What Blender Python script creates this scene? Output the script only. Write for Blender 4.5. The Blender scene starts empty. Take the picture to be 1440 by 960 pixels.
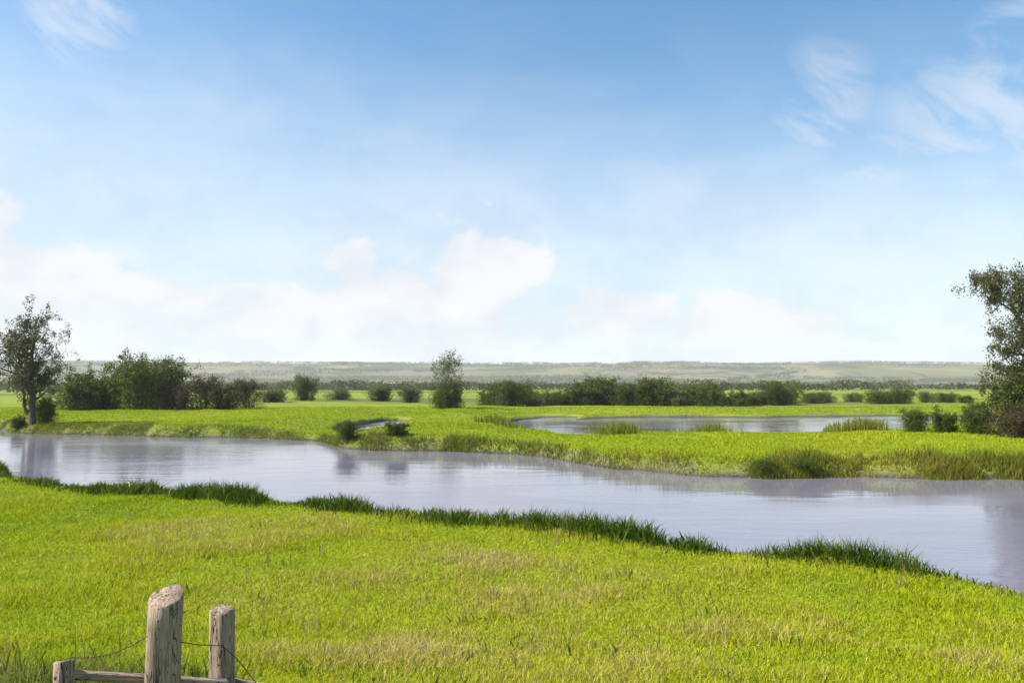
import bpy, math, random
import numpy as np
from mathutils import Vector, Matrix, noise as mn

R = math.radians
rng = np.random.default_rng(7)
scene = bpy.context.scene
col = scene.collection

# ------------------------------------------------------------------ view
CAM_H = 3.0
EXPOSURE = 1.0
SUN_EL, SUN_AZ = 44.0, -98.0          # azimuth from the +Y axis, negative = to the left
SKY_STRENGTH = 0.072
WATER_Z = -0.70

cam_d = bpy.data.cameras.new('camera')
cam = bpy.data.objects.new('camera', cam_d)
col.objects.link(cam)
cam.location = (0, 0, CAM_H)
cam.rotation_euler = (R(90 + 3.07), 0, 0)
cam_d.sensor_width = 36.0
cam_d.lens = 28.0
cam_d.clip_start = 0.1
cam_d.clip_end = 30000
scene.camera = cam
scene.view_settings.view_transform = 'Standard'
scene.view_settings.look = 'None'
scene.view_settings.exposure = EXPOSURE
scene.view_settings.gamma = 1.0
scene.render.engine = 'CYCLES'
scene.cycles.use_denoising = True
scene.cycles.max_bounces = 6
scene.cycles.transparent_max_bounces = 6
scene.cycles.volume_bounces = 1
scene.cycles.sample_clamp_indirect = 8.0


# ------------------------------------------------------------------ node helpers
class NT:
    def __init__(self, tree):
        self.t = tree

    def node(self, kind, **kw):
        n = self.t.nodes.new(kind)
        for k, v in kw.items():
            setattr(n, k, v)
        return n

    def put(self, sock, v):
        if isinstance(v, bpy.types.NodeSocket):
            self.t.links.new(v, sock)
        else:
            sock.default_value = v

    def math(self, op, a, b=0.0, c=0.0, clamp=False):
        n = self.node('ShaderNodeMath', operation=op, use_clamp=clamp)
        self.put(n.inputs[0], a)
        self.put(n.inputs[1], b)
        self.put(n.inputs[2], c)
        return n.outputs[0]

    def add(self, a, b): return self.math('ADD', a, b)
    def sub(self, a, b): return self.math('SUBTRACT', a, b)
    def mul(self, a, b): return self.math('MULTIPLY', a, b)

    def smooth(self, v, lo, hi, a=0.0, b=1.0):
        n = self.node('ShaderNodeMapRange', interpolation_type='SMOOTHSTEP')
        self.put(n.inputs['Value'], v)
        n.inputs['From Min'].default_value = lo
        n.inputs['From Max'].default_value = hi
        n.inputs['To Min'].default_value = a
        n.inputs['To Max'].default_value = b
        return n.outputs[0]

    def noise(self, vec, scale, detail=4.0, rough=0.55, dist=0.0):
        n = self.node('ShaderNodeTexNoise')
        if vec is not None:
            self.put(n.inputs['Vector'], vec)
        n.inputs['Scale'].default_value = scale
        n.inputs['Detail'].default_value = detail
        n.inputs['Roughness'].default_value = rough
        n.inputs['Distortion'].default_value = dist
        return n.outputs['Fac']

    def comb(self, x, y, z):
        n = self.node('ShaderNodeCombineXYZ')
        self.put(n.inputs[0], x)
        self.put(n.inputs[1], y)
        self.put(n.inputs[2], z)
        return n.outputs[0]

    def mix(self, fac, a, b):
        n = self.node('ShaderNodeMix', data_type='RGBA')
        self.put(n.inputs[0], fac)
        for s, v in ((n.inputs[6], a), (n.inputs[7], b)):
            if isinstance(v, tuple) and len(v) == 3:
                v = v + (1.0,)
            self.put(s, v)
        return n.outputs[2]

    def bump(self, height, strength, dist):
        n = self.node('ShaderNodeBump')
        n.inputs['Strength'].default_value = strength
        n.inputs['Distance'].default_value = dist
        self.put(n.inputs['Height'], height)
        return n.outputs[0]


def new_mat(name):
    m = bpy.data.materials.new(name)
    m.use_nodes = True
    t = m.node_tree
    t.nodes.clear()
    k = NT(t)
    out = k.node('ShaderNodeOutputMaterial')
    return m, k, out


# ------------------------------------------------------------------ world
def build_world():
    w = bpy.data.worlds.new('World')
    scene.world = w
    w.use_nodes = True
    t = w.node_tree
    t.nodes.clear()
    k = NT(t)
    out = k.node('ShaderNodeOutputWorld')
    bg = k.node('ShaderNodeBackground')
    sky = k.node('ShaderNodeTexSky', sky_type='NISHITA')
    sky.sun_disc = False
    sky.sun_elevation = R(SUN_EL)
    sky.sun_rotation = R(SUN_AZ)
    sky.altitude = 50
    sky.air_density = 1.0
    sky.dust_density = 0.25
    sky.ozone_density = 3.0
    tc = k.node('ShaderNodeTexCoord')
    sep = k.node('ShaderNodeSeparateXYZ')
    k.put(sep.inputs[0], tc.outputs['Generated'])
    x, y, z = sep.outputs
    az = k.math('ARCTAN2', x, y)
    el = k.math('ARCSINE', z)
    # puffy noise for cumulus
    pv = k.comb(k.mul(az, 1.0), k.mul(el, 1.5), 3.7)
    n1 = k.noise(pv, 9.0, 9.0, 0.58, 0.25)
    n1c = k.mul(k.sub(n1, 0.5), 2.2)

    def blob(px, py, rx, ry):
        a0, e0 = math.atan((px - 720) / 1120), math.atan((540 - py) / 1120)
        dx = k.mul(k.sub(az, a0), 1120.0 / rx)
        dy = k.mul(k.sub(el, e0), 1120.0 / ry)
        d = k.math('SQRT', k.add(k.mul(dx, dx), k.mul(dy, dy)))
        return k.sub(1.0, d)

    def union(bl):
        v = bl[0]
        for b in bl[1:]:
            v = k.math('MAXIMUM', v, b)
        return v
    cum = union([blob(674, 388, 108, 113), blob(625, 465, 160, 100), blob(498, 378, 52, 62), blob(560, 410, 60, 60), blob(510, 430, 90, 80),
                 blob(370, 470, 190, 95), blob(150, 450, 160, 90), blob(860, 440, 120, 50),
                 blob(1050, 470, 150, 60), blob(-100, 400, 200, 160)])
    cumf = k.smooth(k.add(cum, k.mul(n1c, 0.9)), -0.08, 0.36)
    # veil towards the horizon, broader on the left (sun) side
    n3 = k.noise(k.comb(az, k.mul(el, 2.6), 9.1), 3.2, 6.0, 0.6, 0.3)
    reach = k.add(0.43, k.mul(az, -0.12))
    vv = k.sub(1.12, k.math('DIVIDE', el, reach))
    veil = k.smooth(k.add(vv, k.mul(k.sub(n3, 0.5), 0.55)), 0.0, 1.15)
    # thin streaks
    rot = k.comb(k.add(k.mul(az, 1.4), k.mul(el, -1.6)), k.add(k.mul(az, 2.6), k.mul(el, 4.2)), 1.3)
    n4 = k.noise(rot, 4.2, 8.0, 0.62, 0.5)
    cir_area = union([blob(1165, 165, 75, 80), blob(1430, 240, 210, 125), blob(1240, 285, 150, 55),
                      blob(95, 85, 80, 90), blob(1450, 110, 60, 35)])
    cir = k.mul(k.smooth(cir_area, -0.3, 0.7), k.smooth(n4, 0.33, 0.66))
    cloud = k.math('MAXIMUM', cumf, k.mul(veil, 0.93))
    cloud = k.math('MAXIMUM', cloud, k.mul(cir, 0.55))
    # a general broken veil so that the rest of the dome is plausible too
    n5 = k.noise(tc.outputs['Generated'], 2.3, 7.0, 0.6, 0.3)
    cloud = k.math('MAXIMUM', cloud, k.mul(k.smooth(n5, 0.60, 0.85), 0.2), clamp=True)
    gain = 1.0 / (SKY_STRENGTH * 2 ** EXPOSURE)
    # cumulus undersides are a little greyer than the sunlit tops
    nb = k.smooth(n1, 0.35, 0.62)
    wcol = k.mix(nb, tuple(c * gain for c in (0.80, 0.84, 0.91)), tuple(c * gain for c in (0.94, 0.96, 0.99)))
    blue = k.mix(1.0, sky.outputs[0], (0.98, 1.31, 1.33))
    blue.node.blend_type = 'MULTIPLY'
    fin = k.mix(cloud, blue, wcol)
    k.put(bg.inputs['Color'], fin)
    bg.inputs['Strength'].default_value = SKY_STRENGTH
    k.put(out.inputs['Surface'], bg.outputs[0])


build_world()
sun_d = bpy.data.lights.new('sun', 'SUN')
sun_d.energy = 5.0
sun_d.angle = R(0.5)
sun_d.color = (1.0, 0.95, 0.86)
sun = bpy.data.objects.new('sun', sun_d)
col.objects.link(sun)
sd = Vector((math.sin(R(SUN_AZ)) * math.cos(R(SUN_EL)), math.cos(R(SUN_AZ)) * math.cos(R(SUN_EL)), math.sin(R(SUN_EL))))
sun.rotation_euler = (-sd).to_track_quat('-Z', 'Y').to_euler()
sun.location = (-40, 10, 60)


# ------------------------------------------------------------------ mesh helpers
def mesh_np(name, verts, faces_flat, loop_tot, mat, smooth=False):
    """verts (n,3); faces_flat flat loop indices; loop_tot per-face corner counts"""
    me = bpy.data.meshes.new(name)
    me.vertices.add(len(verts))
    me.vertices.foreach_set('co', np.asarray(verts, np.float32).ravel())
    lt = np.asarray(loop_tot, np.int32)
    me.loops.add(len(faces_flat))
    me.loops.foreach_set('vertex_index', np.asarray(faces_flat, np.int32))
    me.polygons.add(len(lt))
    ls = np.zeros(len(lt), np.int32)
    ls[1:] = np.cumsum(lt)[:-1]
    me.polygons.foreach_set('loop_start', ls)
    me.polygons.foreach_set('loop_total', lt)
    if smooth:
        me.polygons.foreach_set('use_smooth', np.ones(len(lt), bool))
    me.update(calc_edges=True)
    if mat:
        me.materials.append(mat)
    return me


def link(name, me, parent=None):
    o = bpy.data.objects.new(name, me)
    col.objects.link(o)
    if parent:
        o.parent = parent
    return o


def tag(o, label=None, cat=None, group=None, kind=None):
    if label: o['label'] = label
    if cat: o['category'] = cat
    if group: o['group'] = group
    if kind: o['kind'] = kind
    return o


def empty(name, loc, rz=0.0, scale=1.0):
    o = bpy.data.objects.new(name, None)
    col.objects.link(o)
    o.location = loc
    o.rotation_euler = (0, 0, rz)
    o.scale = (scale,) * 3
    o.empty_display_size = 0.3
    return o


# value noise on arrays
_perm = rng.random((256, 256))


def vnoise(x, y):
    xi, yi = np.floor(x).astype(int), np.floor(y).astype(int)
    fx, fy = x - xi, y - yi
    fx, fy = fx * fx * (3 - 2 * fx), fy * fy * (3 - 2 * fy)
    a = _perm[xi % 256, yi % 256]
    b = _perm[(xi + 1) % 256, yi % 256]
    c = _perm[xi % 256, (yi + 1) % 256]
    d = _perm[(xi + 1) % 256, (yi + 1) % 256]
    return (a * (1 - fx) + b * fx) * (1 - fy) + (c * (1 - fx) + d * fx) * fy


def fbm(x, y, o=4):
    s, a, t = 0.0, 1.0, 0.0
    for i in range(o):
        s = s + a * vnoise(x * 2 ** i + 17.3 * i, y * 2 ** i + 5.1 * i)
        t += a
        a *= 0.5
    return s / t - 0.5


def sstep(v, lo, hi):
    t = np.clip((v - lo) / (hi - lo), 0, 1)
    return t * t * (3 - 2 * t)


# ------------------------------------------------------------------ terrain
NEAR = np.array([(-300, 230), (-60, 58), (-37, 44), (-22, 32), (-18.5, 28.5), (-16.6, 26.0), (-13.3, 23.4), (-8.0, 20.8), (-4.9, 19.5),
                 (-0.92, 17.1), (2.95, 14.4), (5.8, 12.8), (6.6, 12.1), (7.0, 11), (7.5, 9.0), (10, 4), (30, -12), (300, -200)], float)
FAR = np.array([(-300, 280), (-60, 82), (-37, 60), (-28, 57), (-17, 54), (-12.5, 51), (-9.4, 45), (-3, 43.5), (1.4, 41), (4.4, 35), (7.6, 31.8),
                (15.2, 31.2), (19.5, 30.8), (30, 24), (45, 11), (300, -160)], float)


def near_y(x):
    return np.interp(x, NEAR[:, 0], NEAR[:, 1]) + 0.7 * fbm(x * 0.35 + 40, x * 0 + 3.3, 3)


def far_y(x):
    return np.interp(x, FAR[:, 0], FAR[:, 1]) + 1.6 * fbm(x * 0.30 + 90, x * 0 + 8.8, 3)


def pool_d(x, y):
    """> 0 inside the standing water beyond the tongue of meadow"""
    a = 1 - np.sqrt(((x - 19) / 18.5) ** 2 + ((y - 73 - 0.1 * (x - 19)) / 16.5) ** 2)
    d = 1 - np.sqrt(((x - 4.4) / 4.2) ** 2 + ((y - 72) / 17.0) ** 2)
    b = 1 - np.sqrt(((x + 11.8) / 2.0) ** 2 + ((y - 72) / 12.0) ** 2)
    c = 1 - np.sqrt(((x - 45) / 20.0) ** 2 + ((y - 84) / 9.0) ** 2)
    m = np.maximum(np.maximum(a * 14, b * 4), np.maximum(c * 8, d * 5))
    return m + 4.0 * fbm(x * 0.12 + 3, y * 0.12 + 60, 3)


def height(x, y):
    z = 0.30 * fbm(x * 0.06 + 11, y * 0.06 + 2, 3) + 0.16 * fbm(x * 0.5, y * 0.5 + 33, 3) + 0.05
    fade = sstep(y, 110, 260)
    z = z * (1 - fade) + fade * (0.1 + 0.5 * fbm(x * 0.01, y * 0.01, 3))
    # the viewpoint stands on a low rise
    r = np.sqrt((x * 0.8) ** 2 + np.minimum(y, 0) ** 2 * 0.3 + np.maximum(y, 0) ** 2)
    z = z + 1.25 * (1 - sstep(r, 0.0, 12.0))
    ny, fy = near_y(x), far_y(x)
    # slope of the banks in plan, to turn a Y offset into a distance
    cs = 0.82
    tn, tf = (y - ny) * cs, (fy - y) * cs
    low = np.where(tf > 0, 0, 1)
    cut_n = sstep(tn, 0.0, 1.7)
    cut_f = sstep(tf, -1.5, 1.3)
    cut = np.minimum(cut_n, cut_f)
    # pool: land slopes gently into it from this side
    pd = pool_d(x, y)
    gentle = sstep(pd, -9, 1.0) * 0.45
    cutp = sstep(pd, -0.8, 1.2)
    z = z * (1 - np.maximum(cut, cutp)) - 1.75 * np.maximum(cut, cutp) - gentle * (1 - cut)
    return z


def grow(start, step, ratio, end):
    v, s = [start], step
    while v[-1] < end:
        v.append(v[-1] + s)
        s *= ratio
    return v


gx = np.arange(-16, 16.01, 0.22)
gx = np.array([-q for q in grow(16.22, 0.24, 1.028, 6000)][::-1] + list(gx) + grow(16.22, 0.24, 1.028, 6000))
gy = np.array([-q for q in grow(0.3, 0.5, 1.25, 120)][::-1] + list(np.arange(0, 44, 0.22)) + grow(44, 0.25, 1.025, 6300))


def grid_mesh(name, xs, ys, mat, zf):
    X, Y = np.meshgrid(xs, ys)
    Z = zf(X, Y)
    v = np.stack([X, Y, Z], -1).reshape(-1, 3)
    nx, ny = len(xs), len(ys)
    i = (np.arange(ny - 1)[:, None] * nx + np.arange(nx - 1)[None]).ravel()
    f = np.stack([i, i + 1, i + nx + 1, i + nx], -1)
    return mesh_np(name, v, f.ravel(), np.full(len(f), 4), mat, True)


def mat_ground():
    m, k, out = new_mat('meadow ground')
    geo = k.node('ShaderNodeNewGeometry')
    pos = geo.outputs['Position']
    p = k.node('ShaderNodeBsdfPrincipled')
    n1 = k.noise(pos, 0.09, 5, 0.6)
    n2 = k.noise(pos, 0.9, 6, 0.65)
    n3 = k.noise(pos, 9.0, 4, 0.7)
    g = k.mix(k.smooth(n1, 0.38, 0.64), (0.175, 0.230, 0.008), (0.235, 0.260, 0.016))
    g = k.mix(k.smooth(n2, 0.42, 0.75), g, (0.110, 0.150, 0.010))
    g = k.mix(k.smooth(n3, 0.5, 0.8, 0.0, 0.5), g, (0.085, 0.105, 0.012))
    # tracts of rougher, olive pasture in the distance
    n4 = k.noise(k.comb(0.0, 0.0, 0.0), 1.0)
    sp = k.node('ShaderNodeSeparateXYZ')
    k.put(sp.inputs[0], pos)
    field = k.noise(k.comb(k.mul(sp.outputs[0], 0.4), sp.outputs[1], 0.0), 0.012, 3, 0.5)
    g = k.mix(k.mul(k.smooth(field, 0.46, 0.56), k.smooth(sp.outputs[1], 95.0, 140.0)), g, (0.10, 0.115, 0.028))
    # bare earth where it is steep
    sn = k.node('ShaderNodeSeparateXYZ')
    k.put(sn.inputs[0], geo.outputs['True Normal'])
    steep = k.smooth(k.add(sn.outputs[2], k.mul(k.sub(n2, 0.5), 0.35)), 0.93, 0.72)
    steep = k.mul(steep, k.smooth(sp.outputs[1], 300.0, 200.0))
    mud = k.mix(n3, (0.095, 0.080, 0.048), (0.21, 0.18, 0.115))
    g = k.mix(k.mul(steep, 0.75), g, mud)
    wet = k.smooth(sp.outputs[2], WATER_Z + 0.22, WATER_Z + 0.02)
    g = k.mix(wet, g, (0.075, 0.068, 0.055))
    k.put(p.inputs['Base Color'], g)
    p.inputs['Roughness'].default_value = 0.9
    p.inputs['Specular IOR Level'].default_value = 0.15
    k.put(p.inputs['Normal'], k.bump(k.add(n3, n2), 0.7, 0.12))
    k.put(out.inputs['Surface'], p.outputs[0])
    return m


ground = link('ground', grid_mesh('ground', gx, gy, mat_ground(), height))
tag(ground, 'bright green floodplain meadow with cut river banks', 'ground', kind='structure')


def mat_water():
    m, k, out = new_mat('river water')
    geo = k.node('ShaderNodeNewGeometry')
    pos = geo.outputs['Position']
    mp = k.node('ShaderNodeMapping')
    k.put(mp.inputs['Vector'], pos)
    mp.inputs['Rotation'].default_value = (0, 0, R(24))
    mp.inputs['Scale'].default_value = (0.6, 1.7, 1)
    p = k.node('ShaderNodeBsdfPrincipled')
    p.inputs['Base Color'].default_value = (0.165, 0.152, 0.195, 1)
    p.inputs['Roughness'].default_value = 0.045
    p.inputs['IOR'].default_value = 1.333
    a = k.noise(mp.outputs[0], 0.55, 3, 0.5, 0.3)
    b = k.noise(mp.outputs[0], 4.2, 3, 0.55)
    calm = k.smooth(k.noise(pos, 0.06, 2, 0.5), 0.4, 0.62)
    h = k.add(k.mul(a, 0.6), k.mul(b, k.add(0.05, k.mul(calm, 0.16))))
    k.put(p.inputs['Roughness'], k.smooth(k.noise(mp.outputs[0], 0.09, 4, 0.6, 0.6), 0.42, 0.62, 0.02, 0.16))
    k.put(p.inputs['Normal'], k.bump(h, 0.26, 0.10))
    k.put(out.inputs['Surface'], p.outputs[0])
    return m


wx, wy = np.linspace(-320, 320, 9), np.linspace(-120, 320, 7)
water = link('water', grid_mesh('water', wx, wy, mat_water(), lambda x, y: x * 0 + WATER_Z))
tag(water, 'pale grey river reflecting the bright sky', 'river', kind='structure')


# ------------------------------------------------------------------ hills
def mat_hill():
    m, k, out = new_mat('hill fields')
    geo = k.node('ShaderNodeNewGeometry')
    pos = geo.outputs['Position']
    p = k.node('ShaderNodeBsdfPrincipled')
    v = k.node('ShaderNodeTexVoronoi')
    mp = k.node('ShaderNodeMapping')
    k.put(mp.inputs['Vector'], pos)
    mp.inputs['Scale'].default_value = (1.0, 0.55, 1.0)
    k.put(v.inputs['Vector'], mp.outputs[0])
    v.inputs['Scale'].default_value = 0.0062
    ve = k.node('ShaderNodeTexVoronoi', feature='DISTANCE_TO_EDGE')
    k.put(ve.inputs['Vector'], mp.outputs[0])
    ve.inputs['Scale'].default_value = 0.0062
    sp = k.node('ShaderNodeSeparateColor')
    k.put(sp.inputs[0], v.outputs['Color'])
    g = k.mix(sp.outputs[0], (0.105, 0.105, 0.035), (0.20, 0.165, 0.085))
    g = k.mix(k.smooth(sp.outputs[1], 0.7, 0.8), g, (0.15, 0.12, 0.085))
    wood = k.smooth(k.noise(pos, 0.004, 5, 0.6), 0.53, 0.58)
    g = k.mix(k.mul(wood, 0.8), g, (0.040, 0.048, 0.020))
    g = k.mix(k.mul(k.smooth(ve.outputs['Distance'], 0.05, 0.02), k.smooth(k.noise(pos, 0.012, 3, 0.6), 0.45, 0.6)), g, (0.04, 0.048, 0.02))
    k.put(p.inputs['Base Color'], g)
    p.inputs['Roughness'].default_value = 1.0
    p.inputs['Specular IOR Level'].default_value = 0.0
    k.put(out.inputs['Surface'], p.outputs[0])
    return m


def hill_z(x, y):
    t = sstep(y, 1500, 3000) * (1 - 0.6 * sstep(y, 3300, 4600))
    prof = 0.98 + 0.34 * fbm(x * 0.0008 + 5, y * 0.0006, 4) + 0.12 * fbm(x * 0.004, y * 0.002 + 9, 4) + 0.05 * np.abs(fbm(x * 0.03, y * 0.01 + 9, 2))
    return -2.0 + 82.0 * t * prof


hx = np.linspace(-5200, 5200, 320)
hy = np.linspace(1350, 4800, 70)
hills = link('hills', grid_mesh('hills', hx, hy, mat_hill(), hill_z))
tag(hills, 'low hazy hills along the whole horizon', 'hills', kind='structure')


# ------------------------------------------------------------------ leaf and bark materials
def mat_leaf(name, c1, c2, trans=0.35):
    m, k, out = new_mat(name)
    at = k.node('ShaderNodeAttribute')
    at.attribute_name = 'tone'
    g = k.mix(at.outputs['Fac'], c1, c2)
    p = k.node('ShaderNodeBsdfPrincipled')
    k.put(p.inputs['Base Color'], g)
    p.inputs['Roughness'].default_value = 0.62
    p.inputs['Specular IOR Level'].default_value = 0.25
    tr = k.node('ShaderNodeBsdfTranslucent')
    k.put(tr.inputs['Color'], g)
    mx = k.node('ShaderNodeMixShader')
    mx.inputs[0].default_value = trans
    k.put(mx.inputs[1], p.outputs[0])
    k.put(mx.inputs[2], tr.outputs[0])
    k.put(out.inputs['Surface'], mx.outputs[0])
    return m


def mat_bark(name, c1, c2, scale=6.0):
    m, k, out = new_mat(name)
    tc = k.node('ShaderNodeTexCoord')
    mp = k.node('ShaderNodeMapping')
    k.put(mp.inputs['Vector'], tc.outputs['Object'])
    mp.inputs['Scale'].default_value = (1, 1, 0.22)
    n = k.noise(mp.outputs[0], scale * 3, 6, 0.65, 0.4)
    n2 = k.noise(tc.outputs['Object'], scale * 0.5, 3, 0.5)
    g = k.mix(k.smooth(n, 0.35, 0.68), c1, c2)
    g = k.mix(k.smooth(n2, 0.5, 0.75, 0.0, 0.5), g, (0.10, 0.11, 0.06))
    p = k.node('ShaderNodeBsdfPrincipled')
    k.put(p.inputs['Base Color'], g)
    p.inputs['Roughness'].default_value = 0.88
    p.inputs['Specular IOR Level'].default_value = 0.2
    k.put(p.inputs['Normal'], k.bump(n, 0.8, 0.02))
    k.put(out.inputs['Surface'], p.outputs[0])
    return m


BARK = mat_bark('grey bark', (0.050, 0.043, 0.033), (0.13, 0.115, 0.09))
TWIG = mat_bark('brown twigs', (0.060, 0.046, 0.030), (0.12, 0.095, 0.062))
L_OLIVE = mat_leaf('olive leaves', (0.055, 0.060, 0.016), (0.115, 0.115, 0.030))
L_GREEN = mat_leaf('mid green leaves', (0.055, 0.085, 0.008), (0.125, 0.165, 0.014))
L_DARK = mat_leaf('dark green leaves', (0.045, 0.066, 0.006), (0.105, 0.135, 0.010))
L_BROWN = mat_leaf('brown leaves', (0.045, 0.030, 0.010), (0.085, 0.062, 0.020))
L_PALE = mat_leaf('pale green leaves', (0.085, 0.105, 0.030), (0.16, 0.175, 0.055))


# ------------------------------------------------------------------ trees
class Tubes:
    def __init__(self):
        self.v, self.f, self.lt, self.n = [], [], [], 0

    def tube(self, pts, rad, sides=6):
        pts = [Vector(p) for p in pts]
        m = len(pts)
        base = self.n
        for i, p in enumerate(pts):
            d = (pts[min(i + 1, m - 1)] - pts[max(i - 1, 0)])
            d.normalize()
            a = d.cross(Vector((0.31, 0.77, 0.55)))
            if a.length < 1e-3:
                a = d.cross(Vector((1, 0, 0)))
            a.normalize()
            b = d.cross(a)
            for s in range(sides):
                th = 2 * math.pi * s / sides
                q = p + (a * math.cos(th) + b * math.sin(th)) * rad[i]
                self.v.append((q.x, q.y, q.z))
        for i in range(m - 1):
            for s in range(sides):
                s2 = (s + 1) % sides
                self.f += [base + i * sides + s, base + i * sides + s2, base + (i + 1) * sides + s2, base + (i + 1) * sides + s]
                self.lt.append(4)
        self.f += [base + (m - 1) * sides + s for s in range(sides)]
        self.lt.append(sides)
        self.n += m * sides

    def mesh(self, name, mat):
        return mesh_np(name, self.v, self.f, self.lt, mat, True)


def leaves_mesh(name, centers, size, mat, rg, tubes=None):
    """leaf-sized bent quads round the centres; optional twigs joined in as a second material"""
    c = np.asarray(centers, float)
    n = len(c)
    u = rg.normal(size=(n, 3))
    u /= np.linalg.norm(u, axis=1)[:, None]
    w = rg.normal(size=(n, 3))
    w -= (w * u).sum(1)[:, None] * u
    w /= np.linalg.norm(w, axis=1)[:, None]
    L = np.asarray(size) * rg.uniform(0.6, 1.35, n)[:, None]
    W = L * rg.uniform(0.38, 0.6, n)[:, None]
    a, b = c - u * L, c + u * L
    up = np.cross(u, w) * L * 0.25
    l, r = c + w * W + up, c - w * W + up
    v = np.stack([a, l, b, r], 1).reshape(-1, 3)
    f = np.arange(4 * n)
    lt = np.full(n, 4)
    tone = np.repeat(np.clip(rg.normal(0.5, 0.28, n), 0, 1), 4)
    nl = n
    if tubes and tubes.n:
        v = np.concatenate([v, np.asarray(tubes.v)])
        f = np.concatenate([f, np.asarray(tubes.f) + 4 * n])
        lt = np.concatenate([lt, np.asarray(tubes.lt)])
        tone = np.concatenate([tone, np.zeros(tubes.n)])
    me = mesh_np(name, v, f, lt, mat)
    if tubes and tubes.n:
        me.materials.append(TWIG)
        mi = np.zeros(len(lt), np.int32)
        mi[nl:] = 1
        me.polygons.foreach_set('material_index', mi)
    at = me.attributes.new('tone', 'FLOAT', 'POINT')
    at.data.foreach_set('value', tone.astype(np.float32))
    return me


def tree_meshes(kind, seed, H, spread, trunk_r, leaf_n, leaf_size, leaf_mat, stems=1, clear=0.22, levels=3, kids=(7, 6, 4), up=0.45, droop=0.0, jit=0.22):
    rd = random.Random(seed)
    rg = np.random.default_rng(seed)
    wood, twig = Tubes(), Tubes()
    tips = []

    def branch(p, d, length, r, lev):
        nseg = 6 if lev < 2 else 4
        pts, rads = [p.copy()], [r]
        q = p.copy()
        dd = d.copy()
        for i in range(nseg):
            wob = 0.16 if lev == 0 else 0.30
            dd = (dd + Vector((rd.gauss(0, wob), rd.gauss(0, wob), rd.gauss(0, wob * 0.6) + (0.05 * up * 4 if lev else 0.10) - droop * lev * 0.12))).normalized()
            q = q + dd * (length / nseg)
            pts.append(q.copy())
            rads.append(max(r * (1 - 0.78 * (i + 1) / nseg), 0.006))
        (wood if lev <= 1 else twig).tube(pts, rads, 8 if lev == 0 else (5 if lev == 1 else 3))
        if lev >= levels - 1:
            for i in range(1, len(pts)):
                tips.append(pts[i])
        if lev < levels:
            nk = kids[min(lev, len(kids) - 1)]
            for j in range(nk):
                t = (clear if lev == 0 else 0.2) + (0.98 - (clear if lev == 0 else 0.2)) * (j + rd.random()) / nk
                fi = t * nseg
                i0 = min(int(fi), nseg - 1)
                base = pts[i0].lerp(pts[i0 + 1], fi - i0)
                ax = (pts[i0 + 1] - pts[i0]).normalized()
                ang = rd.uniform(0, 2 * math.pi) + j * 2.4
                side = ax.cross(Vector((math.cos(ang), math.sin(ang), 0.2)))
                if side.length < 0.1:
                    side = Vector((1, 0, 0))
                side.normalize()
                nd = (side * rd.uniform(0.75, 1.1) + ax * rd.uniform(0.35, 0.8) + Vector((0, 0, up * 0.6))).normalized()
                if lev == 0:
                    ln = spread * rd.uniform(0.75, 1.15) * (1.15 - 0.55 * t)
                else:
                    ln = length * rd.uniform(0.42, 0.68)
                rr = rads[i0] * rd.uniform(0.45, 0.62)
                branch(base, nd, ln, max(rr, 0.008), lev + 1)

    for s in range(stems):
        if stems == 1:
            p0, d0, hh = Vector((0, 0, -0.15)), Vector((rd.uniform(-.08, .08), rd.uniform(-.08, .08), 1)), H * 0.9
        else:
            a = 2 * math.pi * s / stems + rd.random()
            p0 = Vector((math.cos(a) * 0.18 * spread * rd.random(), math.sin(a) * 0.18 * spread * rd.random(), -0.15))
            d0 = Vector((math.cos(a) * 0.45, math.sin(a) * 0.45, 1)).normalized()
            hh = H * rd.uniform(0.6, 0.95)
        branch(p0, d0, hh, trunk_r * (1 if stems == 1 else rd.uniform(0.5, 1)), 0)
    tp = np.array([(t.x, t.y, t.z) for t in tips])
    # some clumps carry many leaves, some almost none
    wgt = rg.gamma(0.9, 1.0, len(tp)) + 0.08
    idx = rg.choice(len(tp), leaf_n, p=wgt / wgt.sum())
    c = tp[idx] + rg.normal(size=(leaf_n, 3)) * jit
    c[:, 2] = np.maximum(c[:, 2], 0.05)
    if stems > 1:
        # bushy right down to the grass
        lowm = rg.random(leaf_n) < 0.34
        c[lowm, 2] *= rg.uniform(0.05, 0.75, lowm.sum())
        c[lowm, :2] *= rg.uniform(0.7, 1.05, lowm.sum())[:, None]
    # bring it to the wanted height
    zmax = np.percentile(c[:, 2], 99.5)
    k = H / zmax
    c *= k
    wood.v = [(x * k, y * k, z * k) for x, y, z in wood.v]
    twig.v = [(x * k, y * k, z * k) for x, y, z in twig.v]
    return wood.mesh(kind + ' trunk', BARK), leaves_mesh(kind + ' crown', c, leaf_size, leaf_mat, rg, twig)


def plant(name, meshes, x, y, label, cat, group=None, rz=0.0, s=1.0, parts=('trunk', 'crown'), wide=1.0):
    z = float(height(np.array([x]), np.array([y]))[0])
    e = empty(name, (x, y, z), rz, s)
    e.scale = (s * wide, s * wide, s)
    tag(e, label, cat, group)
    link(parts[0], meshes[0], e)
    link(parts[1], meshes[1], e)
    return e


def at(px, D):
    return (px - 720) / 1120 * D, D


# right: sparse olive willow by the river, leaving the frame
t_r = tree_meshes('willow', 3, 9.9, 3.9, 0.34, 26000, 0.075, L_OLIVE, clear=0.05, levels=4, kids=(15, 7, 4, 2), jit=0.13)
plant('willow_tree', t_r, *at(1522, 46), 'sparse olive willow tree cut by the right edge of the picture', 'tree', rz=0.4)
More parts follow.
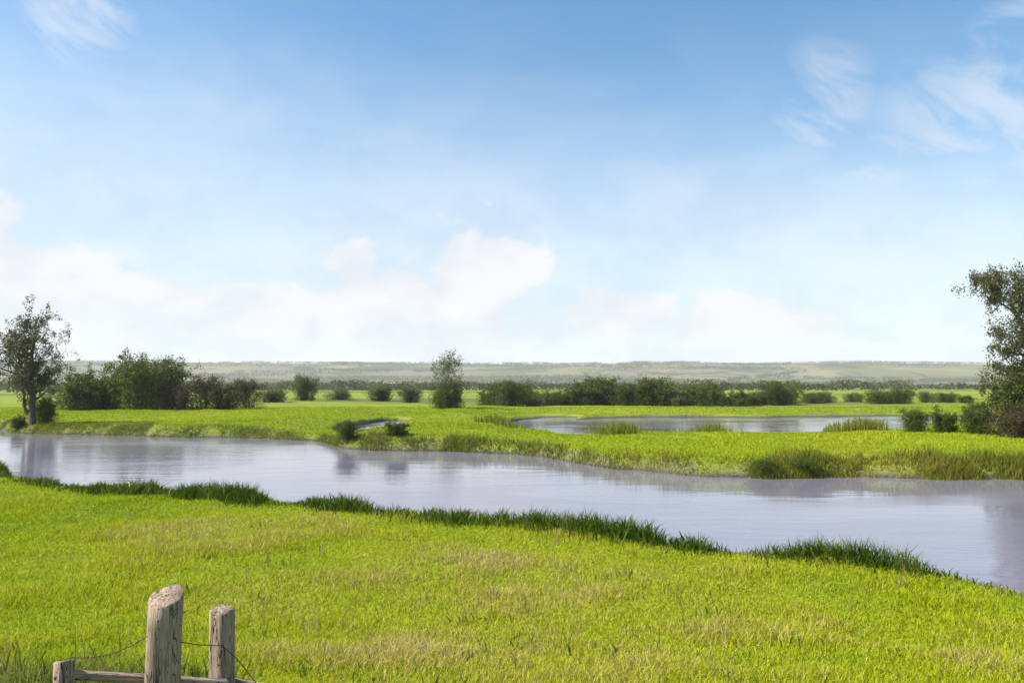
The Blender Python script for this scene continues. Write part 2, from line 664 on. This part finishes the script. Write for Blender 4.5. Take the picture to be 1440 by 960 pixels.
# left: grey open tree beyond the river
t_l = tree_meshes('alder', 8, 9.3, 4.4, 0.34, 15000, 0.075, L_OLIVE, clear=0.10, levels=4, kids=(14, 6, 4, 2), jit=0.13)
plant('alder_tree', t_l, *at(48, 61), 'grey open tree on the river bank at the left edge', 'tree', rz=1.1)
plant_later = [
    (30, 61.0, 0.30, 'dark shrub on the bank at the foot of the grey open tree'),
    (62, 62.0, 0.42, 'dark shrub touching the right side of the grey open tree trunk')]
# centre: a tall thin tree above the hedges
t_c = tree_meshes('poplar', 15, 7.0, 3.6, 0.16, 3200, 0.085, L_GREEN, clear=0.2, levels=4, kids=(10, 5, 4, 2), jit=0.14)
plant('field_tree', t_c, *at(618, 98), 'lone field tree near the centre, standing clear of the skyline', 'tree')

# bushes and hedges ------------------------------------------------
def bushes(base, n, H, spread, leaves, size, mat):
    out = []
    for i in range(n):
        out.append(tree_meshes('bush', base + i, H * (0.85 + 0.3 * ((i * 5) % 3) / 2), spread * (0.85 + 0.35 * ((i * 2) % 3) / 2), 0.08, leaves, size, mat,
                               stems=5 + i % 3, clear=0.06, levels=3, kids=(6, 5, 3), up=0.3 + 0.25 * (i % 2), jit=0.16))
    return out


b_dark = bushes(20, 3, 4.2, 2.3, 11000, 0.095, L_DARK)
b_green = bushes(40, 3, 4.2, 2.3, 11000, 0.095, L_GREEN)
b_brown = bushes(60, 2, 3.6, 2.2, 5500, 0.085, L_BROWN)
b_pale = bushes(80, 3, 3.3, 2.0, 7000, 0.10, L_PALE)
ST = ('stems', 'foliage')

plant('green_bush', b_green[0], *at(112, 92), 'green bush just right of the left bank tree', 'bush', rz=0.3, s=1.18, parts=ST)
plant('green_bush', b_dark[0], *at(152, 95), 'tall dark green bush in the middle of the left clump', 'bush', rz=1.3, s=1.42, parts=ST)
plant('green_bush', b_green[1], *at(190, 93), 'bright green rounded bush of the left clump', 'bush', rz=2.3, s=1.35, parts=ST)
plant('green_bush', b_dark[1], *at(228, 97), 'dark green bush where the left clump meets the brown thicket', 'bush', rz=0.9, s=1.30, parts=ST)
for i, (px, D, s, lab) in enumerate([
        (250, 92, 0.95, 'brown thicket beside the dark green bush of the left clump'),
        (285, 94, 1.0, 'second brown thicket from the left in the dark scrub'),
        (318, 95, 1.0, 'third brown thicket from the left in the dark scrub'),
        (350, 98, 0.9, 'rightmost brown thicket of the dark scrub')]):
    plant('brown_thicket', b_brown[i % 2], *at(px, D), lab, 'thicket', 'brown scrub left of centre', rz=i * 1.7, s=s, parts=ST)
for i, (px, D, s, lab) in enumerate([
        (388, 128, 0.80, 'pale bush right behind the brown scrub'),
        (428, 141, 1.20, 'pale bush second from the brown scrub, tallest of its loose row'),
        (478, 150, 0.62, 'smallest pale bush, halfway between the scrub and the lone field tree'),
        (538, 140, 1.05, 'pale bush second before the lone field tree'),
        (576, 131, 0.70, 'pale bush closest to the left side of the lone field tree')]):
    plant('pale_bush', b_pale[i % 3], *at(px, D), lab, 'bush', 'pale bushes left of centre', rz=i * 2.1, s=s, parts=ST, wide=(1.5, 1.0, 2.0, 1.25, 1.6)[i])
plant('green_bush', b_dark[2], *at(632, 97), 'dark bush at the foot of the lone field tree', 'bush', rz=2.0, s=0.75, parts=ST)
hr = random.Random(4)
px = 688.0
i = 0
while px < 1125:
    src = hr.choice(b_dark + b_dark + b_green + b_pale[:1])
    big = 0.95 if hr.random() < 0.16 else hr.uniform(0.46, 0.74)
    plant('hedge_bush', src, *at(px, hr.uniform(108, 120)), 'dark hedge bush in the row behind the far pool', 'bush',
          'hedge bushes behind the pool', rz=hr.uniform(0, 6.28), s=big, parts=ST, wide=hr.uniform(1.1, 1.9))
    px += hr.uniform(11, 27)
    i += 1
for i, (px, D, s, src, lab) in enumerate([
        (1285, 50, 0.36, b_green[2], 'low green shrub, leftmost of the shrubs under the willow'),
        (1325, 49, 0.42, b_dark[0], 'low dark shrub in the middle of the shrubs under the willow'),
        (1372, 48, 0.45, b_dark[2], 'low dark shrub right at the left of the willow trunk'),
        (1448, 47.5, 0.85, b_dark[1], 'tall dark bush under the willow crown at the right edge'),
        (1425, 45, 0.60, b_brown[0], 'low brownish shrub in front of the willow trunk')]):
    plant('low_shrub', src, *at(px, D), lab, 'shrub', 'shrubs under the willow', rz=i * 1.3, s=s, parts=ST)
for i, (px, D, s, lab) in enumerate(plant_later):
    plant('bank_shrub', b_dark[i], *at(px, D), lab, 'shrub', rz=i * 1.3, s=s, parts=ST)
px = 1140.0
while px < 1375:
    plant('hedge_bush', hr.choice(b_green + b_pale), *at(px, hr.uniform(118, 136)), 'low light green hedge bush far out on the right meadow', 'bush',
          'low hedge right of the pool hedge', rz=hr.uniform(0, 6.28), s=hr.uniform(0.30, 0.55), parts=ST, wide=hr.uniform(1.3, 2.3))
    px += hr.uniform(13, 40)
for i, (px, D, s, src, lab) in enumerate([
        (490, 46.9, 0.23, b_dark[1], 'small dark shrub on the far river bank, left one of two'),
        (560, 45.9, 0.23, b_dark[0], 'small dark shrub on the far river bank, right one of two'),
        (1068, 31.9, 0.16, b_green[2], 'small green shrub hanging over the far bank, left of a pair'),
        (1128, 31.9, 0.15, b_green[1], 'small green shrub hanging over the far bank, right of a pair')]):
    plant('bank_shrub', src, *at(px, D), lab, 'shrub', 'small shrubs on the far river bank', rz=i * 1.3, s=s, parts=ST, wide=1.5)


# ------------------------------------------------------------------ grass
def blades(name, x, y, h, w, tone, mat, lean=0.45, seed=1):
    rg = np.random.default_rng(seed)
    n = len(x)
    z = height(x, y) - 0.01
    th = rg.uniform(0, 2 * np.pi, n)
    wx_, wy_ = np.cos(th) * w * 0.5, np.sin(th) * w * 0.5
    ph = rg.uniform(0, 2 * np.pi, n)
    le = h * lean * rg.uniform(0.2, 1.5, n)
    lx, ly = np.cos(ph) * le, np.sin(ph) * le
    v = np.empty((n, 5, 3))
    v[:, 0] = np.stack([x - wx_, y - wy_, z], -1)
    v[:, 1] = np.stack([x + wx_, y + wy_, z], -1)
    v[:, 2] = np.stack([x + wx_ * .8 + lx * .35, y + wy_ * .8 + ly * .35, z + h * .58], -1)
    v[:, 3] = np.stack([x - wx_ * .8 + lx * .35, y - wy_ * .8 + ly * .35, z + h * .58], -1)
    v[:, 4] = np.stack([x + lx, y + ly, z + h * np.clip(1 - 0.35 * (le / h) ** 2, 0.4, 1)], -1)
    b = np.arange(n)[:, None] * 5
    f = np.concatenate([b + np.array([[0, 1, 2, 3]]), b + np.array([[3, 2, 4]])], 1)
    lt = np.tile([4, 3], n)
    me = mesh_np(name, v.reshape(-1, 3), f.ravel(), lt, mat)
    a = me.attributes.new('tone', 'FLOAT', 'POINT')
    a.data.foreach_set('value', np.repeat(np.clip(tone, 0, 1), 5).astype(np.float32))
    return link(name, me)


def mat_grass(name, ramp, trans=0.4):
    m, k, out = new_mat(name)
    atn = k.node('ShaderNodeAttribute')
    atn.attribute_name = 'tone'
    r = k.node('ShaderNodeValToRGB')
    k.put(r.inputs[0], atn.outputs['Fac'])
    while len(r.color_ramp.elements) < len(ramp):
        r.color_ramp.elements.new(0.5)
    for e, (p_, c_) in zip(r.color_ramp.elements, ramp):
        e.position = p_
        e.color = c_ + (1,)
    p = k.node('ShaderNodeBsdfPrincipled')
    k.put(p.inputs['Base Color'], r.outputs[0])
    p.inputs['Roughness'].default_value = 0.6
    p.inputs['Specular IOR Level'].default_value = 0.12
    tr = k.node('ShaderNodeBsdfTranslucent')
    k.put(tr.inputs['Color'], r.outputs[0])
    mx = k.node('ShaderNodeMixShader')
    mx.inputs[0].default_value = trans
    k.put(mx.inputs[1], p.outputs[0])
    k.put(mx.inputs[2], tr.outputs[0])
    k.put(out.inputs['Surface'], mx.outputs[0])
    return m


G_MEADOW = mat_grass('meadow grass', [(0.0, (0.115, 0.175, 0.003)), (0.35, (0.235, 0.31, 0.003)), (0.75, (0.35, 0.39, 0.005)), (0.93, (0.40, 0.37, 0.03)), (1.0, (0.46, 0.38, 0.13))])
G_BANK = mat_grass('rank bank grass', [(0.0, (0.035, 0.070, 0.003)), (0.55, (0.075, 0.130, 0.004)), (0.85, (0.15, 0.19, 0.012)), (1.0, (0.24, 0.20, 0.08))])
G_REED = mat_grass('olive reed', [(0.0, (0.095, 0.125, 0.010)), (0.6, (0.215, 0.225, 0.022)), (1.0, (0.31, 0.25, 0.06))])


def near_field():
    rg = np.random.default_rng(11)
    n = 640000
    D = 3.2 + (27 - 3.2) * rg.random(n) ** 1.15
    X = (rg.random(n) * 2 - 1) * (0.74 * D + 1.2)
    # stop at the brink of the bank
    ok = D < near_y(X) + 0.25
    X, D = X[ok], D[ok]
    tus = fbm(X * 0.9, D * 0.9 + 7, 3)
    big = fbm(X * 0.18 + 30, D * 0.18, 3)
    h = (0.055 + 0.26 * np.clip(tus + 0.06, 0, 1)) * rg.uniform(0.6, 1.35, len(X)) * (1 + 0.25 * sstep(-X, 2, 5) * (1 - sstep(D, 7, 9)))
    w = (0.0042 + 0.00062 * D) * rg.uniform(0.7, 1.3, len(X))
    tone = 0.62 + 0.9 * big + 0.5 * tus + rg.normal(0, 0.13, len(X)) + (rg.random(len(X)) < 0.035) * 0.4
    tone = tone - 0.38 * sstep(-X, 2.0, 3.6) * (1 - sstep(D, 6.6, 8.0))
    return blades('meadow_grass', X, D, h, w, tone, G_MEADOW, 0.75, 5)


g1 = near_field()
tag(g1, 'yellow green meadow grass in the foreground', 'grass', kind='stuff')


def far_field():
    rg = np.random.default_rng(12)
    n = 420000
    D = 27 + (105 - 27) * rg.random(n) ** 1.5
    X = (rg.random(n) * 2 - 1) * (0.72 * D + 3)
    ok = (D > far_y(X) + 1.0) & (pool_d(X, D) < -0.6)
    X, D = X[ok], D[ok]
    tus = fbm(X * 0.5, D * 0.5 + 7, 3)
    big = fbm(X * 0.07 + 30, D * 0.07, 3)
    h = (0.08 + 0.30 * np.clip(tus, 0, 1)) * rg.uniform(0.6, 1.3, len(X))
    w = 0.00085 * D * rg.uniform(0.7, 1.4, len(X))
    tone = 0.46 + 0.7 * big + 0.4 * tus + rg.normal(0, 0.12, len(X))
    return blades('meadow_grass', X, D, h, w, tone, G_MEADOW, 0.7, 6)


g2 = far_field()
tag(g2, 'green grass of the meadow across the river', 'grass', kind='stuff')


def bank_growth():
    rg = np.random.default_rng(13)
    n = 90000
    X = rg.uniform(-34, 13, n)
    off = rg.normal(0.40, 0.40, n) - 0.5 * np.abs(fbm(X * 0.6 + 8, X * 0, 3))
    D = near_y(X) + off
    clump = sstep(fbm(X * 0.55 + 4, D * 0.35, 4), -0.24, 0.12)
    keep = rg.random(n) < 0.22 + 0.78 * clump
    X, D, clump = X[keep], D[keep], clump[keep]
    kind = fbm(X * 1.7 + 70, D * 1.7, 2)
    h = (0.10 + 0.34 * clump + 0.22 * np.clip(kind, 0, 1)) * rg.uniform(0.35, 1.3, len(X))
    w = (0.007 + 0.0006 * D) * rg.uniform(0.5, 1.9, len(X))
    tone = 0.36 + 0.9 * kind + rg.normal(0, 0.22, len(X)) + (rg.random(len(X)) < 0.05) * 0.6
    return blades('bank_vegetation', X, D, h, w, tone, G_BANK, 0.75, 7)


g3 = bank_growth()
tag(g3, 'dark rank vegetation along the near river bank', 'bank growth', kind='stuff')


def far_reeds():
    rg = np.random.default_rng(14)
    n = 150000
    X = rg.uniform(-55, 34, n)
    right = sstep(X, 5.5, 9)
    off = rg.normal(0.75, 0.55, n) + 0.5 * fbm(X * 0.4 + 3, X * 0, 3)
    D = far_y(X) + off
    clump = sstep(fbm(X * 0.9 + 14, D * 0.7, 4), -0.30, 0.30)
    keep = rg.random(n) < (0.10 + 0.90 * clump) * np.maximum(right, 0.55) * (0.45 + 0.55 * np.maximum(right, 1 - sstep(X, 1, 3.5)))
    X, D, clump, right = X[keep], D[keep], clump[keep], right[keep]
    h = (0.10 + 0.30 * clump) * (0.45 + 0.55 * sstep(X, -13, -8)) * (1 + 0.25 * right) * rg.uniform(0.4, 1.35, len(X))
    w = (0.008 + 0.0005 * D) * rg.uniform(0.6, 1.5, len(X))
    tone = 0.55 + 0.8 * fbm(X * 0.5, D * 0.5, 3) + rg.normal(0, 0.22, len(X))
    m = X > 3.0 + rg.normal(0, 1.5, len(X))
    a = blades('reeds', X[m], D[m], h[m], w[m], tone[m], G_REED, 0.5, 8)
    tag(a, 'olive brown reeds and sedge along the right half of the far river bank', 'reeds', kind='stuff')
    m = ~m
    b = blades('bank_grass', X[m], D[m], h[m] * 0.9, w[m], tone[m], G_ROUGH, 0.6, 18)
    tag(b, 'olive green rough grass along the left half of the far river bank', 'grass', kind='stuff')


G_ROUGH = mat_grass('rough grass', [(0.0, (0.085, 0.125, 0.010)), (0.5, (0.16, 0.195, 0.020)), (0.8, (0.22, 0.21, 0.05)), (1.0, (0.30, 0.24, 0.11))])
far_reeds()


def pool_reeds():
    rg = np.random.default_rng(15)
    n = 400000
    X, D = rg.uniform(-15, 60, n), rg.uniform(52, 92, n)
    pd = pool_d(X, D)
    pxx = 720 + 1120 * X / D
    patch = np.exp(-((pxx - 868) / 42) ** 2) + np.exp(-((pxx - 1004) / 44) ** 2) + 0.8 * np.exp(-((pxx - 1206) / 46) ** 2) + 0.7 * np.exp(-((pxx - 700) / 40) ** 2)
    cl = fbm(X * 0.35 + 5, D * 0.35, 3) - 0.24 + 0.44 * patch
    keep = (pd > -2.2) & (pd < 2.6 + 3.5 * patch) & (D < 74) & (rg.random(n) < np.clip(cl * 2.2, 0, 0.55))
    X, D = X[keep], D[keep]
    zz = height(X, D)
    h = rg.uniform(0.25, 0.95, len(X)) * (0.6 + 0.8 * np.clip(cl[keep] * 2, 0, 1)) + np.maximum(0, WATER_Z - zz) 
    w = 0.0008 * D * rg.uniform(0.6, 1.4, len(X))
    tone = 0.35 + rg.normal(0, 0.22, len(X)) + 0.5 * fbm(X * 0.3, D * 0.3, 2)
    return blades('reeds', X, D, h, w, tone, G_REED, 0.25, 9)


g5 = pool_reeds()
tag(g5, 'grey green reeds growing in the shallow far pool', 'reeds', kind='stuff')


def meadow_weeds():
    rg = np.random.default_rng(21)
    xs, ys, hs, ws, ts = [], [], [], [], []
    for q in range(300):
        D0 = 4.5 + 13.5 * rg.random() ** 1.3
        x0 = rg.uniform(-0.7, 0.7) * D0
        if fbm(np.array([x0 * 0.3 + 50]), np.array([D0 * 0.3]), 2)[0] < -0.05 or D0 > near_y(np.array([x0]))[0] - 0.3:
            continue
        stalk = rg.random() < 0.5
        m = rg.integers(3, 9) if stalk else rg.integers(9, 22)
        rad = 0.05 if stalk else rg.uniform(0.06, 0.30)
        xs.append(x0 + rg.normal(0, rad, m))
        ys.append(D0 + rg.normal(0, rad, m))
        hs.append(rg.uniform(0.22, 0.42, m) if stalk else rg.uniform(0.06, 0.17, m))
        ws.append(np.full(m, 0.006 + 0.0004 * D0) if stalk else rg.uniform(0.010, 0.030, m))
        ts.append(rg.uniform(0.85, 1.0, m) if stalk else rg.uniform(0.2, 0.75, m))
    return blades('meadow_weeds', *[np.concatenate(q) for q in (xs, ys, hs, ws, ts)], G_ROUGH, 0.6, 22)


def rough_patch():
    rg = np.random.default_rng(16)
    n = 26000
    D = rg.uniform(4.0, 7.6, n)
    X = rg.uniform(-4.9, -1.4, n)
    d = ((X + 3.9) / 1.7) ** 2 + ((D - 5.3) / 1.9) ** 2 + 1.2 * fbm(X * 2, D * 2, 3)
    keep = rg.random(n) < np.clip(1.25 - d, 0, 1)
    X, D = X[keep], D[keep]
    h = (0.12 + 0.28 * np.clip(fbm(X * 2.2, D * 2.2, 2) + 0.35, 0, 1)) * rg.uniform(0.5, 1.3, len(X))
    w = (0.005 + 0.0009 * D) * rg.uniform(0.6, 1.8, len(X))
    tone = 0.5 + 0.7 * fbm(X * 1.6 + 4, D * 1.6, 2) + rg.normal(0, 0.24, len(X))
    return blades('rough_grass', X, D, h, w, tone, G_ROUGH, 0.7, 10)


g7 = meadow_weeds()
tag(g7, 'broad leaved weeds and dead stalks scattered in the near meadow', 'weeds', kind='stuff')
g6 = rough_patch()
tag(g6, 'duller rough grass at the foot of the fence remains', 'grass', kind='stuff')


def far_woods():
    """distant hedges and woods on the plain that read as one olive band"""
    rg = np.random.default_rng(17)
    pts, sz = [], []
    for q in range(34):
        D0 = 260 * (1500 / 260) ** rg.random()
        L = D0 * rg.uniform(0.08, 0.35)
        x0 = rg.uniform(-0.8, 0.8) * D0
        th = rg.normal(0, 0.22)
        nn = int(L / D0 * 5200)
        t = rg.uniform(-0.5, 0.5, nn)
        prof = 0.35 + np.clip(fbm(t * L * 0.09 + q * 9.1, t * 0 + q, 3) + 0.35, 0, 1.2)
        hh = rg.uniform(3.0, 6.5) * prof
        X = x0 + t * L * math.cos(th) + rg.normal(0, 1.6, nn)
        Y = D0 + t * L * math.sin(th) + rg.normal(0, 1.6, nn)
        Z = hh * rg.random(nn) ** 0.8 + 0.1
        pts.append(np.stack([X, Y, Z], -1))
        sz.append(np.full(nn, 0.55 + D0 * 0.0006))
    for q in range(70):
        D0 = rg.uniform(1650, 3000)
        L = rg.uniform(120, 700)
        x0 = rg.uniform(-0.75, 0.75) * D0
        th = rg.normal(0, 0.5)
        nn = int(L * 3.2)
        t = rg.uniform(-0.5, 0.5, nn)
        thick = 3.0 if rg.random() < 0.7 else 28.0
        X = x0 + t * L * math.cos(th) + rg.normal(0, thick, nn)
        Y = D0 + t * L * math.sin(th) + rg.normal(0, thick, nn)
        keep = fbm(t * L * 0.03 + q * 3.3, t * 0 + q, 3) > -0.15
        X, Y = X[keep], Y[keep]
        Z = hill_z(X, Y) + rg.uniform(0.3, 8.0, len(X))
        pts.append(np.stack([X, Y, Z], -1))
        sz.append(np.full(len(X), 1.9))
    c, sz = np.concatenate(pts), np.concatenate(sz)
    o = link('far_woods', leaves_mesh('far woods', c, sz[:, None], L_OLIVE, rg))
    return tag(o, 'far hedges and woods across the plain and on the hills', 'woods', kind='stuff')


far_woods()

# ------------------------------------------------------------------ fence remains
def mat_wood():
    m, k, out = new_mat('weathered fence wood')
    tc = k.node('ShaderNodeTexCoord')
    mp = k.node('ShaderNodeMapping')
    k.put(mp.inputs['Vector'], tc.outputs['Object'])
    mp.inputs['Scale'].default_value = (1, 1, 0.06)
    grain = k.noise(mp.outputs[0], 60, 6, 0.7, 0.6)
    blot = k.noise(tc.outputs['Object'], 7, 4, 0.6)
    g = k.mix(k.smooth(grain, 0.3, 0.7), (0.205, 0.145, 0.105), (0.455, 0.35, 0.262))
    lich = k.smooth(k.noise(tc.outputs['Object'], 26, 5, 0.7), 0.60, 0.66)
    g = k.mix(k.smooth(blot, 0.50, 0.72, 0.0, 0.65), g, (0.17, 0.155, 0.095))
    g = k.mix(k.mul(lich, 0.7), g, (0.36, 0.37, 0.27))
    mp2 = k.node('ShaderNodeMapping')
    k.put(mp2.inputs['Vector'], tc.outputs['Object'])
    mp2.inputs['Scale'].default_value = (1, 1, 0.10)
    cr = k.math('ABSOLUTE', k.sub(k.noise(mp2.outputs[0], 22, 3, 0.5, 1.2), 0.5))
    crack = k.smooth(cr, 0.016, 0.004)
    g = k.mix(crack, g, (0.035, 0.028, 0.022))
    grain = k.sub(grain, k.mul(crack, 0.9))
    p = k.node('ShaderNodeBsdfPrincipled')
    k.put(p.inputs['Base Color'], g)
    p.inputs['Roughness'].default_value = 0.9
    p.inputs['Specular IOR Level'].default_value = 0.15
    k.put(p.inputs['Normal'], k.bump(grain, 1.0, 0.012))
    k.put(out.inputs['Surface'], p.outputs[0])
    return m


WOOD = mat_wood()
RUST = mat_bark('rusty iron', (0.05, 0.028, 0.018), (0.15, 0.075, 0.04), 20)


def pole_mesh(name, L, r0, r1, seed, sides=14, square=0.5):
    """a split pole along +Z: squarish, cracked, with a slanted worn end"""
    rd = random.Random(seed)
    rings = 16
    v, f, lt = [], [], []
    slant = (rd.uniform(-.35, .35), rd.uniform(-.35, .35))
    for i in range(rings + 1):
        t = i / rings
        r = r0 + (r1 - r0) * t
        bx, by = 0.012 * math.sin(3 * t + seed), 0.012 * math.cos(2.3 * t + seed)
        for s in range(sides):
            a = 2 * math.pi * s / sides
            c, sn = math.cos(a), math.sin(a)
            sq = 1 / max(abs(c), abs(sn)) ** square
            rr = r * min(sq, 1.30) * (1 + 0.07 * mn.noise(Vector((c * 1.5, sn * 1.5, t * L * 2 + seed * 3))) + (-0.09 if (s + seed) % 5 == 0 else 0))
            t = 1 - 0.006 / L if i == rings - 1 else t
            if i == rings: rr *= 0.93
            z = t * L + ((c * slant[0] + sn * slant[1]) * r if i >= rings - 1 else 0) + (rd.uniform(-.007, .007) if i >= rings - 1 else 0)
            v.append((c * rr + bx, sn * rr + by, z))
    for i in range(rings):
        for s in range(sides):
            s2 = (s + 1) % sides
            f += [i * sides + s, i * sides + s2, (i + 1) * sides + s2, (i + 1) * sides + s]
            lt.append(4)
    b = rings * sides
    v.append((sum(q[0] for q in v[b:]) / sides, sum(q[1] for q in v[b:]) / sides, L - 0.004))
    c_ = len(v) - 1
    for s in range(sides):
        f += [b + s, b + (s + 1) % sides, c_]
        lt.append(3)
    f += list(range(sides))[::-1]
    lt.append(sides)
    return mesh_np(name, v, f, lt, WOOD, False)


def gz(x, y):
    return float(height(np.array([x]), np.array([y]))[0])


def build_fence():
    D1, D2 = 5.1, 5.5
    x1, _ = at(236, D1)
    x2, _ = at(326, D2)
    z1, z2 = gz(x1, D1), gz(x2, D2)
    e = empty('wooden_fence', (x1, D1, z1))
    tag(e, 'remains of a weathered wooden fence with two leaning posts in the foreground grass', 'fence')
    top1, top2 = CAM_H - (831 - 540) / 1120 * D1, CAM_H - (850 - 540) / 1120 * D2
    p1 = link('post', pole_mesh('thick post', top1 - z1 + 0.4, 0.106, 0.100, 2, 20, 0.85), e)
    p1.location = (0, 0, -0.4)
    p1.rotation_euler = (R(1.5), R(1.2), 0.5)
    p1['label'] = 'thicker left fence post'
    p2 = link('post', pole_mesh('thin post', top2 - z2 + 0.4, 0.072, 0.068, 5, 20, 0.85), e)
    p2.location = (x2 - x1, D2 - D1, z2 - z1 - 0.4)
    p2.rotation_euler = (R(-1.0), R(-1.5), 1.2)
    p2['label'] = 'thinner right fence post'

    def rail(a, b, r, seed):
        a, b = Vector(a), Vector(b)
        o = link('rail', pole_mesh('rail', (b - a).length, r, r * 0.9, seed, 10, 0.3), e)
        o.location = a
        o.rotation_euler = (b - a).to_track_quat('Z', 'Y').to_euler()
        return o
    # a short broken stump carries the left end of the rail; another rail slopes down into the grass on the right
    D3 = 4.95
    x3, _ = at(112, D3)
    z3 = gz(x3, D3)
    top3 = CAM_H - (917 - 540) / 1120 * D3
    p3 = link('post', pole_mesh('stump', top3 - z3 + 0.4, 0.060, 0.052, 4, 20, 0.85), e)
    p3.location = (x3 - x1, D3 - D1, z3 - z1 - 0.4)
    p3.rotation_euler = (R(2), R(-3), 0.8)
    p3['label'] = 'short broken left stump of the fence'
    ra = (x3 - x1 - 0.05, D3 - D1 - 0.085, CAM_H - (938 - 540) / 1120 * 4.9 - z1)
    rb = (x2 - x1 + 0.05, D2 - D1 - 0.10, CAM_H - (948 - 540) / 1120 * 5.4 - z1)
    rail(ra, rb, 0.030, 7)
    xr, Dr = at(500, 5.85)
    rc = (xr - x1, Dr - D1, gz(xr, Dr) - z1 + 0.02)
    rail((x2 - x1 + 0.03, D2 - D1 + 0.09, CAM_H - (946 - 540) / 1120 * 5.6 - z1), rc, 0.026, 9)
    # a rusty wire stapled to the two posts, its loose end trailing to the right
    za, zb = CAM_H - (884 - 540) / 1120 * 5.0 - z1, CAM_H - (900 - 540) / 1120 * 5.42 - z1
    t = Tubes()
    xa, xb = -0.02, x2 - x1
    pts = [(x3 - x1 + 0.02, D3 - D1 - 0.03, top3 - z1 + 0.015)]
    pts += [(pts[0][0] + (xa - pts[0][0]) * q, pts[0][1] + (-0.115 - pts[0][1]) * q, pts[0][2] + (za - pts[0][2]) * q - 0.05 * math.sin(math.pi * q)) for q in (0.25, 0.5, 0.75, 1.0)]
    pts += [(xa + (xb - xa) * q, -0.115 + (D2 - D1 - 0.078 + 0.115) * q, za + (zb - za) * q - 0.02 * math.sin(math.pi * q)) for q in (0.33, 0.66, 1.0)]
    pts += [(xb + 0.10, D2 - D1 - 0.06, zb - 0.10), (xb + 0.20, D2 - D1 + 0.02, zb - 0.28), (xb + 0.22, D2 - D1 + 0.08, zb - 0.5)]
    t.tube(pts, [0.0028] * len(pts), 6)
    link('wire', t.mesh('wire', RUST), e)
    for (x_, y_, z_) in ((xa, -0.112, za), (xb, D2 - D1 - 0.074, zb)):
        t = Tubes()
        t.tube([(x_ - 0.008, y_ + 0.01, z_ + 0.012), (x_ - 0.004, y_ - 0.008, z_ + 0.010), (x_ + 0.004, y_ - 0.008, z_ - 0.008), (x_ + 0.008, y_ + 0.01, z_ - 0.010)], [0.0025] * 4, 5)
        link('staple', t.mesh('staple', RUST), e)
    return e


build_fence()


# ------------------------------------------------------------------ air
def build_haze():
    x0, x1, y0, y1, z0, z1 = -6400, 6400, -400, 6600, -5.5, 125
    v = [(x, y, z) for z in (z0, z1) for y in (y0, y1) for x in (x0, x1)]
    f = [0, 2, 3, 1, 4, 5, 7, 6, 0, 1, 5, 4, 2, 6, 7, 3, 0, 4, 6, 2, 1, 3, 7, 5]
    m, k, out = new_mat('pale air')
    vol = k.node('ShaderNodeVolumePrincipled')
    vol.inputs['Color'].default_value = (0.86, 0.90, 0.96, 1)
    vol.inputs['Density'].default_value = 0.00015
    vol.inputs['Anisotropy'].default_value = 0.1
    k.put(out.inputs['Volume'], vol.outputs[0])
    o = link('haze', mesh_np('haze', v, f, [4] * 6, m))
    tag(o, 'pale haze over the far fields and hills', 'haze', kind='stuff')


build_haze()
